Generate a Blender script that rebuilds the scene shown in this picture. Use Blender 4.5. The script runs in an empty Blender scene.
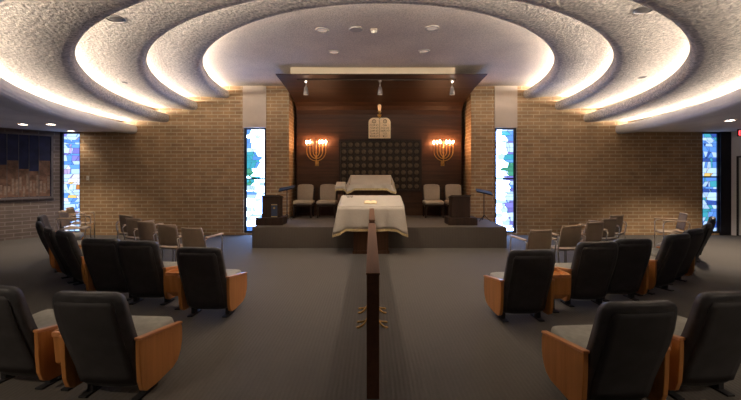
import bpy, bmesh, math, random
from mathutils import Vector, Matrix
random.seed(7)
PI = math.pi
sc = bpy.context.scene
COL = sc.collection
F = 370.0; CX = 371.0; HY = 175.0; HC = 1.6
def at(px, py, d):
    return Vector(((px-CX)*d/F, d, HC-(py-HY)*d/F))

# ------------------------------------------------------------------ materials
def newmat(name):
    m = bpy.data.materials.new(name); m.use_nodes = True
    nt = m.node_tree; b = nt.nodes['Principled BSDF']
    return m, nt, b
def nd(nt, t, **kw):
    n = nt.nodes.new(t)
    for k, v in kw.items():
        if k in n.inputs: n.inputs[k].default_value = v
        else: setattr(n, k, v)
    return n
def rgb(c): return (c[0], c[1], c[2], 1)
def simple(name, c, rough=.6, metal=0, var=.12, scale=8, bump=0, bscale=40, spec=.5, coat=0):
    m, nt, b = newmat(name)
    tc = nd(nt, 'ShaderNodeTexCoord')
    n = nd(nt, 'ShaderNodeTexNoise', Scale=scale, Detail=4)
    nt.links.new(tc.outputs['Object'], n.inputs['Vector'])
    r = nd(nt, 'ShaderNodeValToRGB')
    r.color_ramp.elements[0].position = .3; r.color_ramp.elements[1].position = .7
    r.color_ramp.elements[0].color = rgb([x*(1-var) for x in c])
    r.color_ramp.elements[1].color = rgb([min(1, x*(1+var)) for x in c])
    nt.links.new(n.outputs['Fac'], r.inputs['Fac'])
    nt.links.new(r.outputs['Color'], b.inputs['Base Color'])
    b.inputs['Roughness'].default_value = rough; b.inputs['Metallic'].default_value = metal
    b.inputs['Specular IOR Level'].default_value = spec
    if coat: b.inputs['Coat Weight'].default_value = coat; b.inputs['Coat Roughness'].default_value = .25
    if bump:
        n2 = nd(nt, 'ShaderNodeTexNoise', Scale=bscale, Detail=3)
        nt.links.new(tc.outputs['Object'], n2.inputs['Vector'])
        bp = nd(nt, 'ShaderNodeBump', Strength=1.0, Distance=bump)
        nt.links.new(n2.outputs['Fac'], bp.inputs['Height'])
        nt.links.new(bp.outputs['Normal'], b.inputs['Normal'])
    return m
def wood(name, dark, light, rough=.4, axis='X', scale=3.0, coat=0.0, planks=0):
    m, nt, b = newmat(name)
    b.inputs['Specular IOR Level'].default_value = .3
    tc = nd(nt, 'ShaderNodeTexCoord')
    mp = nd(nt, 'ShaderNodeMapping')
    s = {'X': (.25, 4, 4), 'Y': (4, .25, 4), 'Z': (4, 4, .25)}[axis]
    mp.inputs['Scale'].default_value = s
    nt.links.new(tc.outputs['Object'], mp.inputs['Vector'])
    n = nd(nt, 'ShaderNodeTexNoise', Scale=scale, Detail=8, Roughness=.65, Distortion=.6)
    nt.links.new(mp.outputs[0], n.inputs['Vector'])
    r = nd(nt, 'ShaderNodeValToRGB')
    r.color_ramp.elements[0].position = .32; r.color_ramp.elements[1].position = .7
    r.color_ramp.elements[0].color = rgb(dark); r.color_ramp.elements[1].color = rgb(light)
    nt.links.new(n.outputs['Fac'], r.inputs['Fac'])
    out = r.outputs['Color']
    if planks:
        sx = nd(nt, 'ShaderNodeSeparateXYZ'); nt.links.new(tc.outputs['Object'], sx.inputs[0])
        md = nd(nt, 'ShaderNodeMath', operation='MODULO'); md.inputs[1].default_value = planks
        nt.links.new(sx.outputs['Z'], md.inputs[0])
        lt = nd(nt, 'ShaderNodeMath', operation='LESS_THAN'); lt.inputs[1].default_value = .008
        nt.links.new(md.outputs[0], lt.inputs[0])
        mx = nd(nt, 'ShaderNodeMix', data_type='RGBA')
        nt.links.new(lt.outputs[0], mx.inputs['Factor']); nt.links.new(out, mx.inputs[6])
        mx.inputs[7].default_value = rgb([x*.4 for x in dark]); out = mx.outputs[2]
    nt.links.new(out, b.inputs['Base Color'])
    b.inputs['Roughness'].default_value = rough
    if coat: b.inputs['Coat Weight'].default_value = coat; b.inputs['Coat Roughness'].default_value = .2
    return m
def emit(name, c, s):
    m, nt, b = newmat(name)
    b.inputs['Base Color'].default_value = rgb(c)
    b.inputs['Emission Color'].default_value = rgb(c); b.inputs['Emission Strength'].default_value = s
    return m
def brick_mat(name, c1, c2, mortar):
    m, nt, b = newmat(name)
    uv = nd(nt, 'ShaderNodeUVMap'); uv.uv_map = 'UVMap'
    br = nd(nt, 'ShaderNodeTexBrick', Scale=1.0)
    br.inputs['Color1'].default_value = rgb(c1); br.inputs['Color2'].default_value = rgb(c2)
    br.inputs['Mortar'].default_value = rgb(mortar)
    br.inputs['Mortar Size'].default_value = .011; br.inputs['Mortar Smooth'].default_value = .2
    br.inputs['Bias'].default_value = -.1
    br.inputs['Brick Width'].default_value = .312; br.inputs['Row Height'].default_value = .0955
    nt.links.new(uv.outputs[0], br.inputs['Vector'])
    n = nd(nt, 'ShaderNodeTexNoise', Scale=3.5, Detail=5)
    nt.links.new(uv.outputs[0], n.inputs['Vector'])
    mx = nd(nt, 'ShaderNodeMix', data_type='RGBA', blend_type='MULTIPLY'); mx.inputs[0].default_value = .55
    nt.links.new(br.outputs['Color'], mx.inputs[6]); nt.links.new(n.outputs['Fac'], mx.inputs[7])
    hs = nd(nt, 'ShaderNodeBrightContrast', Bright=0.03, Contrast=0.0)
    nt.links.new(mx.outputs[2], hs.inputs['Color']); nt.links.new(hs.outputs[0], b.inputs['Base Color'])
    bp = nd(nt, 'ShaderNodeBump', Strength=.5, Distance=.006); bp.invert = True
    nt.links.new(br.outputs['Fac'], bp.inputs['Height']); nt.links.new(bp.outputs['Normal'], b.inputs['Normal'])
    b.inputs['Roughness'].default_value = .75
    return m
def plaster_mat(name, c, amp, sc_=26):
    m, nt, b = newmat(name)
    tc = nd(nt, 'ShaderNodeTexCoord')
    n = nd(nt, 'ShaderNodeTexNoise', Scale=sc_, Detail=3, Roughness=.6)
    n3 = nd(nt, 'ShaderNodeTexNoise', Scale=1.3, Detail=3)
    nt.links.new(tc.outputs['Object'], n.inputs['Vector']); nt.links.new(tc.outputs['Object'], n3.inputs['Vector'])
    r = nd(nt, 'ShaderNodeValToRGB')
    r.color_ramp.elements[0].position = .35; r.color_ramp.elements[1].position = .65
    r.color_ramp.elements[0].color = rgb([x*(1-amp*.9) for x in c]); r.color_ramp.elements[1].color = rgb([min(1, x*(1+amp*.6)) for x in c])
    nt.links.new(n.outputs['Fac'], r.inputs['Fac'])
    r2 = nd(nt, 'ShaderNodeValToRGB')
    r2.color_ramp.elements[0].position = .3; r2.color_ramp.elements[1].position = .7
    r2.color_ramp.elements[0].color = (.84, .83, .84, 1); r2.color_ramp.elements[1].color = (1, 1, 1, 1)
    nt.links.new(n3.outputs['Fac'], r2.inputs['Fac'])
    mx = nd(nt, 'ShaderNodeMix', data_type='RGBA', blend_type='MULTIPLY'); mx.inputs[0].default_value = 1
    nt.links.new(r.outputs[0], mx.inputs[6]); nt.links.new(r2.outputs[0], mx.inputs[7])
    nt.links.new(mx.outputs[2], b.inputs['Base Color'])
    bp = nd(nt, 'ShaderNodeBump', Strength=.8, Distance=.018*amp/.3)
    nt.links.new(n.outputs['Fac'], bp.inputs['Height']); nt.links.new(bp.outputs['Normal'], b.inputs['Normal'])
    b.inputs['Roughness'].default_value = .9; b.inputs['Specular IOR Level'].default_value = .15
    return m
def carpet_mat(name, c):
    m, nt, b = newmat(name)
    tc = nd(nt, 'ShaderNodeTexCoord')
    w = nd(nt, 'ShaderNodeTexWave', Scale=9.0, Distortion=.4, Detail=1.0); w.bands_direction = 'X'
    nt.links.new(tc.outputs['Object'], w.inputs['Vector'])
    n = nd(nt, 'ShaderNodeTexNoise', Scale=30, Detail=4); nt.links.new(tc.outputs['Object'], n.inputs['Vector'])
    n2 = nd(nt, 'ShaderNodeTexNoise', Scale=1.2, Detail=4); nt.links.new(tc.outputs['Object'], n2.inputs['Vector'])
    r = nd(nt, 'ShaderNodeValToRGB')
    r.color_ramp.elements[0].color = rgb([x*.72 for x in c]); r.color_ramp.elements[1].color = rgb([x*1.2 for x in c])
    ad = nd(nt, 'ShaderNodeMath', operation='ADD'); ml = nd(nt, 'ShaderNodeMath', operation='MULTIPLY'); ml.inputs[1].default_value = .2
    nt.links.new(w.outputs['Fac'], ml.inputs[0]); nt.links.new(ml.outputs[0], ad.inputs[0])
    m2 = nd(nt, 'ShaderNodeMath', operation='MULTIPLY'); m2.inputs[1].default_value = .45
    nt.links.new(n.outputs['Fac'], m2.inputs[0])
    m3 = nd(nt, 'ShaderNodeMath', operation='MULTIPLY_ADD'); m3.inputs[1].default_value = .35
    nt.links.new(n2.outputs['Fac'], m3.inputs[0]); nt.links.new(m2.outputs[0], m3.inputs[2]); nt.links.new(m3.outputs[0], ad.inputs[1])
    nt.links.new(ad.outputs[0], r.inputs['Fac']); nt.links.new(r.outputs[0], b.inputs['Base Color'])
    b.inputs['Roughness'].default_value = .85; b.inputs['Specular IOR Level'].default_value = .3
    bp = nd(nt, 'ShaderNodeBump', Strength=.4, Distance=.004)
    nt.links.new(w.outputs['Fac'], bp.inputs['Height']); nt.links.new(bp.outputs['Normal'], b.inputs['Normal'])
    return m
def glass_mat(name, strength):
    m, nt, b = newmat(name)
    a = nd(nt, 'ShaderNodeVertexColor'); a.layer_name = 'Col'
    nt.links.new(a.outputs['Color'], b.inputs['Base Color']); nt.links.new(a.outputs['Color'], b.inputs['Emission Color'])
    b.inputs['Emission Strength'].default_value = strength; b.inputs['Roughness'].default_value = .25
    return m

M = {}
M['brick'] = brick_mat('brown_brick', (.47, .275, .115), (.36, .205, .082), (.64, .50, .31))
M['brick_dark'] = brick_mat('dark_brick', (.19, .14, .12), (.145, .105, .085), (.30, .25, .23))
M['plaster'] = plaster_mat('rough_plaster', (.74, .67, .59), .42)
M['plaster_c'] = plaster_mat('fine_plaster', (.84, .75, .65), .2, 40)
M['soffit'] = plaster_mat('soffit_plaster', (.88, .86, .84), .06, 50)
M['carpet'] = carpet_mat('ribbed_carpet', (.105, .096, .084))
M['carpet_d'] = carpet_mat('stage_carpet', (.095, .079, .064))
M['cream'] = simple('cream_panel', (.50, .42, .35), .6, var=.03)
M['white'] = simple('white_paint', (.82, .80, .82), .6, var=.03)
M['walnut'] = wood('dark_walnut', (.036, .015, .007), (.075, .032, .014), .5, 'X', 3, 0, planks=.4)
M['walnut_s'] = wood('walnut_rail', (.075, .032, .014), (.115, .05, .024), .6, 'Y', 4)
M['walnut_v'] = wood('walnut_base', (.075, .034, .016), (.13, .06, .03), .55, 'Z', 4)
M['espresso'] = wood('espresso_wood', (.02, .011, .007), (.04, .02, .012), .5, 'Z', 4)
M['cherry'] = wood('cherry_wood', (.42, .165, .04), (.62, .27, .08), .35, 'Z', 3, .25)
M['cherry_t'] = wood('cherry_edge', (.52, .21, .07), (.72, .33, .13), .3, 'Y', 4, .3)
M['leather'] = simple('black_leather', (.05, .050, .052), .42, var=.25, scale=12, bump=.0015, bscale=150)
M['leather_b'] = simple('black_vinyl_back', (.042, .04, .041), .65, var=.2, scale=9)
M['seatgrey'] = simple('grey_seat_fabric', (.31, .31, .27), .8, var=.1, scale=20, bump=.001, bscale=200)
M['steel'] = simple('black_steel', (.012, .012, .013), .7, var=.2)
M['bronze'] = simple('bronze_frame', (.018, .016, .02), .45, metal=.3)
M['dull_brass'] = simple('dull_brass', (.40, .22, .05), .5, metal=.5, var=.15)
M['cream_l'] = simple('cream_box', (.80, .68, .50), .6, var=.02)
M['brass'] = simple('brass', (.62, .38, .11), .28, metal=1, var=.15)
M['chrome'] = simple('brushed_metal', (.55, .5, .45), .3, metal=.9)
M['tan'] = simple('tan_plastic', (.33, .25, .17), .55, var=.08)
M['tan_arm'] = simple('beige_arm', (.50, .38, .27), .45, var=.06)
M['cloth'] = simple('ivory_cloth', (.40, .365, .31), .85, var=.05, scale=5, bump=.004, bscale=30)
M['fringe'] = simple('gold_fringe', (.50, .39, .20), .8, var=.25, scale=60)
M['ivory_up'] = simple('ivory_upholstery', (.36, .30, .23), .85, var=.06, scale=20)
M['stone'] = simple('gilded_stone', (.88, .68, .42), .5, var=.12, scale=25)
M['stone_d'] = simple('engraved_dark', (.20, .11, .05), .6)
M['medal'] = simple('bronze_medallion', (.12, .085, .05), .42, metal=.5, var=.3, scale=14)
M['grille'] = simple('dark_bronze', (.028, .018, .011), .45, metal=.4)
M['grey_metal'] = simple('grey_metal', (.25, .23, .22), .4, metal=.5)
M['trimring'] = simple('fixture_trim', (.55, .5, .45), .5)
M['darkvoid'] = simple('baffle', (.06, .055, .05), .7)
M['led'] = emit('warm_led', (1.0, .88, .75), 11.5)
M['led_in'] = emit('warm_led_inner', (1.0, .88, .75), 15)
M['bulb'] = emit('warm_bulb', (1.0, .48, .22), 60)
M['bulb_off'] = simple('unlit_candle', (.5, .3, .2), .4)
M['lampface'] = emit('lamp_face', (1.0, .85, .72), 8)
M['lampface_w'] = emit('lamp_face_weak', (1.0, .85, .7), .06)
M['flame'] = emit('eternal_flame', (1.0, .6, .3), .06)
M['redsign'] = emit('red_sign', (1.0, .05, .06), 1.6)
M['blackplastic'] = simple('black_plastic', (.02, .02, .022), .5)
M['switch'] = simple('ivory_switch', (.8, .75, .65), .5)
M['frame_grey'] = simple('picture_frame_grey', (.13, .12, .13), .5)
M['emblem'] = simple('blue_emblem', (.03, .05, .10), .4)
M['gold_paint'] = simple('gold_paint', (.45, .35, .15), .4, metal=.5)

# ------------------------------------------------------------------ mesh helpers
def link(name, bm, mats, parent=None, smooth=False, bevel=0, subsurf=0, loc=None):
    bmesh.ops.recalc_face_normals(bm, faces=bm.faces[:])
    me = bpy.data.meshes.new(name); bm.to_mesh(me); bm.free()
    if not isinstance(mats, (list, tuple)): mats = [mats]
    for m in mats: me.materials.append(M[m] if isinstance(m, str) else m)
    if smooth:
        for p in me.polygons: p.use_smooth = True
    o = bpy.data.objects.new(name, me); COL.objects.link(o)
    if parent: o.parent = parent
    if loc: o.location = loc
    if bevel:
        b = o.modifiers.new('bevel', 'BEVEL'); b.width = bevel; b.segments = 2; b.limit_method = 'ANGLE'
    if subsurf:
        s = o.modifiers.new('sub', 'SUBSURF'); s.levels = subsurf; s.render_levels = subsurf
    return o
def box(bm, x0, x1, y0, y1, z0, z1, mi=0, mat=None):
    vs = [bm.verts.new(v) for v in ((x0,y0,z0),(x1,y0,z0),(x1,y1,z0),(x0,y1,z0),(x0,y0,z1),(x1,y0,z1),(x1,y1,z1),(x0,y1,z1))]
    if mat is not None:
        for v in vs: v.co = mat @ v.co
    fs = []
    for q in ((0,3,2,1),(4,5,6,7),(0,1,5,4),(1,2,6,5),(2,3,7,6),(3,0,4,7)):
        f = bm.faces.new([vs[i] for i in q]); f.material_index = mi; fs.append(f)
    return fs
def prism(bm, pts, axis, a0, a1, mi=0):
    """extrude 2D outline along axis; pts are the other two coords in xyz order"""
    def mk(p, a):
        if axis == 'x': return (a, p[0], p[1])
        if axis == 'y': return (p[0], a, p[1])
        return (p[0], p[1], a)
    A = [bm.verts.new(mk(p, a0)) for p in pts]; B = [bm.verts.new(mk(p, a1)) for p in pts]
    n = len(pts)
    fs = [bm.faces.new(A[::-1]), bm.faces.new(B)]
    for i in range(n): fs.append(bm.faces.new((A[i], A[(i+1)%n], B[(i+1)%n], B[i])))
    for f in fs: f.material_index = mi
def tube(bm, pts, r, seg=8, mi=0, closed=False):
    pts = [Vector(p) for p in pts]; rings = []
    n = len(pts); rr = r if isinstance(r, (list, tuple)) else [r]*n
    prev = None
    for i, p in enumerate(pts):
        t = (pts[min(i+1, n-1)] - pts[max(i-1, 0)]).normalized()
        ref = Vector((0,0,1)) if abs(t.z) < .95 else Vector((1,0,0))
        if prev is not None: ref = prev
        u = (ref - t*ref.dot(t)).normalized(); v = t.cross(u); prev = u
        rings.append([bm.verts.new(p + (u*math.cos(2*PI*k/seg) + v*math.sin(2*PI*k/seg))*rr[i]) for k in range(seg)])
    for a, b in zip(rings, rings[1:]):
        for k in range(seg):
            f = bm.faces.new((a[k], a[(k+1)%seg], b[(k+1)%seg], b[k])); f.material_index = mi
    for e in (rings[0][::-1], rings[-1]):
        f = bm.faces.new(e); f.material_index = mi
def lathe(bm, prof, c=(0,0,0), seg=20, mi=0, axis='z', sx=1, sy=1):
    rings = []
    for r, z in prof:
        R = []
        for k in range(seg):
            a = 2*PI*k/seg; p = (r*math.cos(a)*sx, r*math.sin(a)*sy, z)
            if axis == 'y': p = (p[0], p[2], p[1])
            R.append(bm.verts.new((c[0]+p[0], c[1]+p[1], c[2]+p[2])))
        rings.append(R)
    for a, b in zip(rings, rings[1:]):
        for k in range(seg):
            f = bm.faces.new((a[k], a[(k+1)%seg], b[(k+1)%seg], b[k])); f.material_index = mi
    for e in (rings[0][::-1], rings[-1]):
        f = bm.faces.new(e); f.material_index = mi
def loft(bm, rings, mi=0, cap=True):
    R = [[bm.verts.new(p) for p in r] for r in rings]; n = len(R[0])
    for a, b in zip(R, R[1:]):
        for k in range(n):
            f = bm.faces.new((a[k], a[(k+1)%n], b[(k+1)%n], b[k])); f.material_index = mi
    if cap:
        bm.faces.new(R[0][::-1]).material_index = mi; bm.faces.new(R[-1]).material_index = mi
def grid(bm, f, nu, nv, mi=0):
    V = [[bm.verts.new(f(i/nu, j/nv)) for j in range(nv+1)] for i in range(nu+1)]
    for i in range(nu):
        for j in range(nv):
            bm.faces.new((V[i][j], V[i+1][j], V[i+1][j+1], V[i][j+1])).material_index = mi
def tag(o, label=None, cat=None, group=None, kind=None):
    if label: o['label'] = label
    if cat: o['category'] = cat
    if group: o['group'] = group
    if kind: o['kind'] = kind
    return o
def empty(name, loc, rz=0, label=None, cat=None, group=None):
    o = bpy.data.objects.new(name, None); COL.objects.link(o)
    o.location = loc; o.rotation_euler = (0,0,rz); o.empty_display_size = .1
    return tag(o, label, cat, group)
def struct(name, bm, mats, label=None, **kw):
    o = link(name, bm, mats, **kw); o['kind'] = 'structure'
    if label: o['label'] = label
    return o
def copy_tree(o, parent=None):
    c = o.copy(); COL.objects.link(c)
    if parent: c.parent = parent
    for ch in list(o.children): copy_tree(ch, c)
    return c
def uvbox(o, u=(1,0)):
    """UV in metres: along direction u (xy) for walls"""
    me = o.data; uv = me.uv_layers.new(name='UVMap')
    for p in me.polygons:
        n = p.normal
        for li in p.loop_indices:
            v = me.vertices[me.loops[li].vertex_index].co
            if abs(n.x*u[0]+n.y*u[1]) < .5 and abs(n.z) < .5: uv.data[li].uv = (v.x*u[0]+v.y*u[1]+20, v.z+5)
            elif abs(n.z) < .5: uv.data[li].uv = (-v.x*u[1]+v.y*u[0]+20.1, v.z+5)
            else: uv.data[li].uv = (v.x+20, v.y+20)

# ------------------------------------------------------------------ room shell
D = 9.87; CEN = .24
bm = bmesh.new(); box(bm, -13, 14.5, -4.3, 11.2, -.2, 0)
struct('floor', bm, 'carpet', 'grey brown ribbed carpet floor')

# back wall pieces: x ranges of brick
T = .35
def wallset(name, boxes, label=None):
    bm = bmesh.new()
    for b in boxes: box(bm, *b)
    uvbox(struct(name, bm, 'brick', label))
wallset('wall_back_left', [(-7.76, -3.40, D, D+T, 0, 4.4), (-8.3, -7.76, D, D+T, 2.74, 4.4), (-8.3, -7.76, D, D+T, 0, .05), (-3.40, -2.80, D, D+T, 0, .05)], 'brown brick wall left of the recess')
wallset('wall_pier_left', [(-2.80, -2.19, D, D+T, 0, 4.4), (-2.5, -2.19, D+T, 11.0, 0, 4.4)], 'brick pier between left window and recess')
wallset('wall_pier_right', [(2.67, 3.30, D, D+T, 0, 4.4), (2.67, 3.0, D+T, 11.0, 0, 4.4)], 'brick pier between recess and right window')
wallset('wall_back_right', [(3.89, 8.83, D, D+T, 0, 4.4), (8.83, 9.6, D, D+T, 2.74, 4.4), (8.83, 9.3, D, D+T, 0, .05), (3.30, 3.89, D, D+T, 0, .05)], 'brown brick wall right of the recess')
bm = bmesh.new(); box(bm, -2.5, 3.0, 10.85, 11.1, 0, 4.4)
struct('wall_recess', bm, 'walnut')
# cream panels above the two slender windows
for n, x0, x1 in ((1, at(243,0,D).x, at(266.3,0,D).x), (2, at(494.5,0,D).x, at(517,0,D).x)):
    bm = bmesh.new(); box(bm, x0, x1, D-.03, D+T, 2.86, 4.4)
    struct('trim_%d' % n, bm, 'cream', 'cream panel above slender window')
# side walls
U = Vector((-.627, -.779))
def wallprism(name, p0, p1, th, z0, z1, mat, label=None):
    p0 = Vector(p0); p1 = Vector(p1); u = (p1-p0).normalized(); nn = Vector((-u.y, u.x))
    if nn.dot(Vector((0, 3))-p0) > 0: nn = -nn
    bm = bmesh.new(); prism(bm, [p0, p1, p1+nn*th, p0+nn*th], 'z', z0, z1)
    o = struct(name, bm, mat, label); uvbox(o, (u.x, u.y)); return o
LW0 = Vector((-8.30, 9.87)); LW1 = LW0 + U*5.0
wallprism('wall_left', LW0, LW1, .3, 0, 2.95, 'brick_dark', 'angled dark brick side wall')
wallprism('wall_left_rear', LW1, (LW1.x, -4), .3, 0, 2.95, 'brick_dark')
RU = Vector((.627, -.779)); RW0 = Vector((9.57, 9.87))
DO0, DO1 = .13, 1.08
def rp(t): return RW0 + RU*t
wallprism('wall_right', rp(0), rp(DO0), .3, 0, 2.95, 'white', 'white wall at the right edge')
wallprism('wall_right_far', rp(DO1), rp(5), .3, 0, 2.95, 'white')
wallprism('wall_right_above', rp(DO0), rp(DO1), .3, 2.1, 2.95, 'white')
RW1 = rp(5)
wallprism('wall_right_rear', RW1, (RW1.x, -4), .3, 0, 2.95, 'white')
bm = bmesh.new(); box(bm, LW1.x-.3, RW1.x+.3, -4.3, -4, 0, 2.95); struct('wall_rear', bm, 'cream')
# dark column between corner window and door wall
bm = bmesh.new(); box(bm, 9.29, 9.57, D-.04, D+T, 0, 2.75); struct('trim_3', bm, 'bronze', 'dark column beside the corner window')
bm = bmesh.new(); box(bm, -8.40, -8.25, D, D+T, 0, 2.75); struct('trim_4', bm, 'bronze', 'dark corner post of the left window')
# door in the right wall
def rw(t, off, z): p = rp(t); n = Vector((-RU.y, RU.x)); return Vector((p.x+n.x*off, p.y+n.y*off, z))
def rbox(bm, t0, t1, o0, o1, z0, z1):
    vs = []
    Mx = Matrix(((RU.x, RU.y*-1, 0, RW0.x), (RU.y, RU.x, 0, RW0.y), (0, 0, 1, 0), (0, 0, 0, 1)))
    box(bm, t0, t1, o0, o1, z0, z1, mat=Mx)
bm = bmesh.new(); rbox(bm, DO0+.04, DO1-.04, .06, .11, 0.01, 2.06)
dr = struct('door_1', bm, 'white', 'white door in dark frame')
bm = bmesh.new(); rbox(bm, DO0, DO0+.04, -.02, .14, 0, 2.1); rbox(bm, DO1-.04, DO1, -.02, .14, 0, 2.1); rbox(bm, DO0+.04, DO1-.04, -.02, .14, 2.06, 2.1)
link('door_frame', bm, 'bronze', dr)
bm = bmesh.new(); rbox(bm, DO1-.16, DO1-.12, -.0, .06, 1.0, 1.03); link('door_handle', bm, 'chrome', dr)

# ------------------------------------------------------------------ stepped elliptical ceiling
A = [0, 3.99, 4.83, 5.59, 6.44]; B = [0, 5.45, 6.42, 7.36, 8.16]; CEL = .14
ZC = [3.97, 3.69, 3.38, 3.05, 2.75]
NA = 128
def ell(a, b, fi): return (CEL + a*math.sin(fi), D - b*math.cos(fi))
def ring_mesh(bm, prof, mi=0):
    """prof: list of (a, b, z)"""
    rows = []
    for i in range(NA+1):
        fi = -PI/2 + PI*i/NA
        rows.append([bm.verts.new((*ell(a, b, fi), z)) for a, b, z in prof])
    for i in range(NA):
        for j in range(len(prof)-1):
            f = bm.faces.new((rows[i][j], rows[i+1][j], rows[i+1][j+1], rows[i][j+1])); f.material_index = mi
    return rows
LIP = [(.50, .02), (.10, .02), (.09, .12), (.075, .155), (.045, .178), (.01, .183), (-.02, .175), (-.045, .15), (-.06, .11), (-.065, .06), (-.055, .01), (-.03, -.025), (.01, -.042), (.07, -.046), (.16, -.042), (.28, -.031), (.40, -.017), (.52, -.003), (.56, 0)]
def lip(k): return [(A[k]+s, B[k]+s*1.1, ZC[k]+z) for s, z in LIP]
# centre
bm = bmesh.new()
steps = [(max(.01, A[1]*t), max(.01, B[1]*t), ZC[0]) for t in (0, .2, .4, .6, .8, 1)]
a, b = A[1]+.50, B[1]+.55
ring_mesh(bm, steps + [(a, b, ZC[0]), (a, b, ZC[1]+.0)])
# ceiling of the recess behind the wall line
vs = [bm.verts.new(p) for p in ((-4.3, D-.01, 3.975), (4.8, D-.01, 3.975), (4.8, 11, 3.975), (-4.3, 11, 3.975))]; bm.faces.new(vs)
struct('ceiling', bm, 'plaster_c', 'smooth central oval of the stepped ceiling', smooth=False)
for k in (1, 2, 3):
    bm = bmesh.new()
    da, db = A[k+1]-A[k], B[k+1]-B[k]
    mid = [(A[k]+.57+(da-.57)*t, B[k]+.627+(db-.627)*t, ZC[k]) for t in (.2, .5, .75, 1)]
    e = (A[k+1]+.50, B[k+1]+.55)
    ring_mesh(bm, lip(k) + mid + [(e[0], e[1], ZC[k]), (e[0], e[1], ZC[k+1])])
    struct('ceiling_ring', bm, 'plaster', ['', 'innermost rough plaster ceiling ring', 'middle rough plaster ceiling ring', 'outermost rough plaster ceiling ring'][k], smooth=True)
bm = bmesh.new()
ring_mesh(bm, lip(4) + [(A[4]+.7, B[4]+.75, ZC[4]), (9, 11, ZC[4]), (17, 19, ZC[4])])
struct('ceiling_soffit', bm, 'soffit', 'low flat ceiling around the rings', smooth=False)
names = ['', 'warm cove light strip around the innermost oval of the ceiling', 'warm cove light strip behind the second ceiling lip', 'warm cove light strip behind the third ceiling lip', 'warm cove light strip behind the outermost and lowest ceiling lip']
for k in (1, 2, 3, 4):
    bm = bmesh.new()
    pr = [(A[k]+q, B[k]+q*1.1, ZC[k]+z) for q, z in ((.27, .13), (.285, .215), (.31, .215), (.31, .03), (.27, .03), (.27, .13))]
    ring_mesh(bm, pr)
    for f in bm.faces:
        c_ = f.calc_center_median(); n_ = [v.co.z for v in f.verts]
        f.material_index = 0 if abs(min(n_)-ZC[k]-.13) < .002 and max(n_) > ZC[k]+.2 else 1
    o = link('cove_light', bm, ['led_in' if k == 1 else 'led', 'trimring']); tag(o, names[k], 'light strip')

# ceiling fixtures
def downlight(px, py, z, label, matf='lampface', r=.085, w=0):
    d = (z-HC)*F/(HY-py); p = at(px, py, d)
    e = empty('downlight', (p.x, p.y, z), 0, label, 'ceiling light', 'recessed downlights')
    bm = bmesh.new(); lathe(bm, [(r*1.3, 0), (r*1.3, -.012), (r, -.014), (r, -.004), (r, 0)], seg=24); link('trim_ring', bm, 'trimring', e, smooth=False)
    bm = bmesh.new(); lathe(bm, [(r*.98, -.002), (r*.6, -.006), (.01, -.007)], seg=24); link('lens', bm, matf, e)
    if w:
        l = bpy.data.lights.new('lamp', 'SPOT'); l.energy = w; l.spot_size = R_(110); l.spot_blend = .7; l.shadow_soft_size = .07; l.color = (1, .8, .62)
        lo = bpy.data.objects.new('lamp', l); COL.objects.link(lo); lo.parent = e; lo.location = (0, 0, -.05)
    return p
def R_(a): return math.radians(a)
downlight(322, 30, ZC[0], 'dim recessed downlight in the central oval, nearer left', 'lampface_w', w=30)
downlight(432, 28, ZC[0], 'dim recessed downlight in the central oval, nearer right', 'lampface_w', w=30)
downlight(334, 52, ZC[0], 'dim recessed downlight in the central oval, left one nearer the canopy', 'lampface_w', w=30)
downlight(424, 51, ZC[0], 'dim recessed downlight in the central oval, right one nearer the canopy', 'lampface_w', w=30)
downlight(23, 124, ZC[4], 'bright downlight in low ceiling above the picture, leftmost', w=28)
downlight(51, 124, ZC[4], 'bright downlight in low ceiling between two others at far left', w=28)
downlight(71, 130.6, ZC[4], 'bright downlight in low ceiling right in front of left corner window', r=.075, w=6)
downlight(730, 120, ZC[4], 'bright downlight in low ceiling near the exit sign', w=130)
for px, py, r, lab, k in ((115, 17, .1, 'round grey flush speaker on the ceiling ring, upper left', 2), (644, 8, .1, 'round grey flush speaker on the ceiling ring, upper right', 2)):
    d = (ZC[k]-HC)*F/(HY-py); p = at(px, py, d); e = empty('ceiling_speaker', (p.x, p.y, ZC[k]), 0, lab, 'ceiling speaker', 'flush ceiling speakers')
    bm = bmesh.new(); lathe(bm, [(r, 0), (r, -.02), (r*.9, -.028), (r*.88, -.02)], seg=28); link('rim', bm, 'grey_metal', e)
    bm = bmesh.new(); lathe(bm, [(r*.88, -.02), (r*.5, -.026), (.01, -.028)], seg=28); link('grille', bm, 'grey_metal', e, smooth=True)
for px, py, lab in ((125, 82, 'small slotted vent on the ceiling ring at left'), (642, 77, 'small slotted vent on the ceiling ring at right')):
    d = (ZC[2]-HC)*F/(HY-py); p = at(px, py, d); e = empty('ceiling_vent', (p.x, p.y, ZC[2]), 0, lab, 'vent', 'small vents in the ceiling ring')
    bm = bmesh.new(); lathe(bm, [(.07, 0), (.07, -.012), (.05, -.016)], seg=20); link('rim', bm, 'grey_metal', e)
    bm = bmesh.new(); lathe(bm, [(.05, -.016), (.01, -.018)], seg=20); link('slots', bm, 'darkvoid', e)
p = at(356, 29, (ZC[0]-HC)*F/(HY-29)); e = empty('ceiling_speaker', (p.x, p.y, ZC[0]), 0, 'faint flat disc speaker in the central oval beside the smoke detector', 'ceiling speaker', 'flush ceiling speakers')
bm = bmesh.new(); lathe(bm, [(.11, 0), (.11, -.01), (.1, -.016)], seg=28); link('rim', bm, 'trimring', e)
bm = bmesh.new(); lathe(bm, [(.1, -.01), (.01, -.015)], seg=28); link('grille', bm, 'plaster_c', e)
p = at(374, 30, (ZC[0]-HC)*F/(HY-30)); e = empty('smoke_detector', (p.x, p.y, ZC[0]), 0, 'small cream smoke detector at the middle of the central oval', 'smoke detector')
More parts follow.
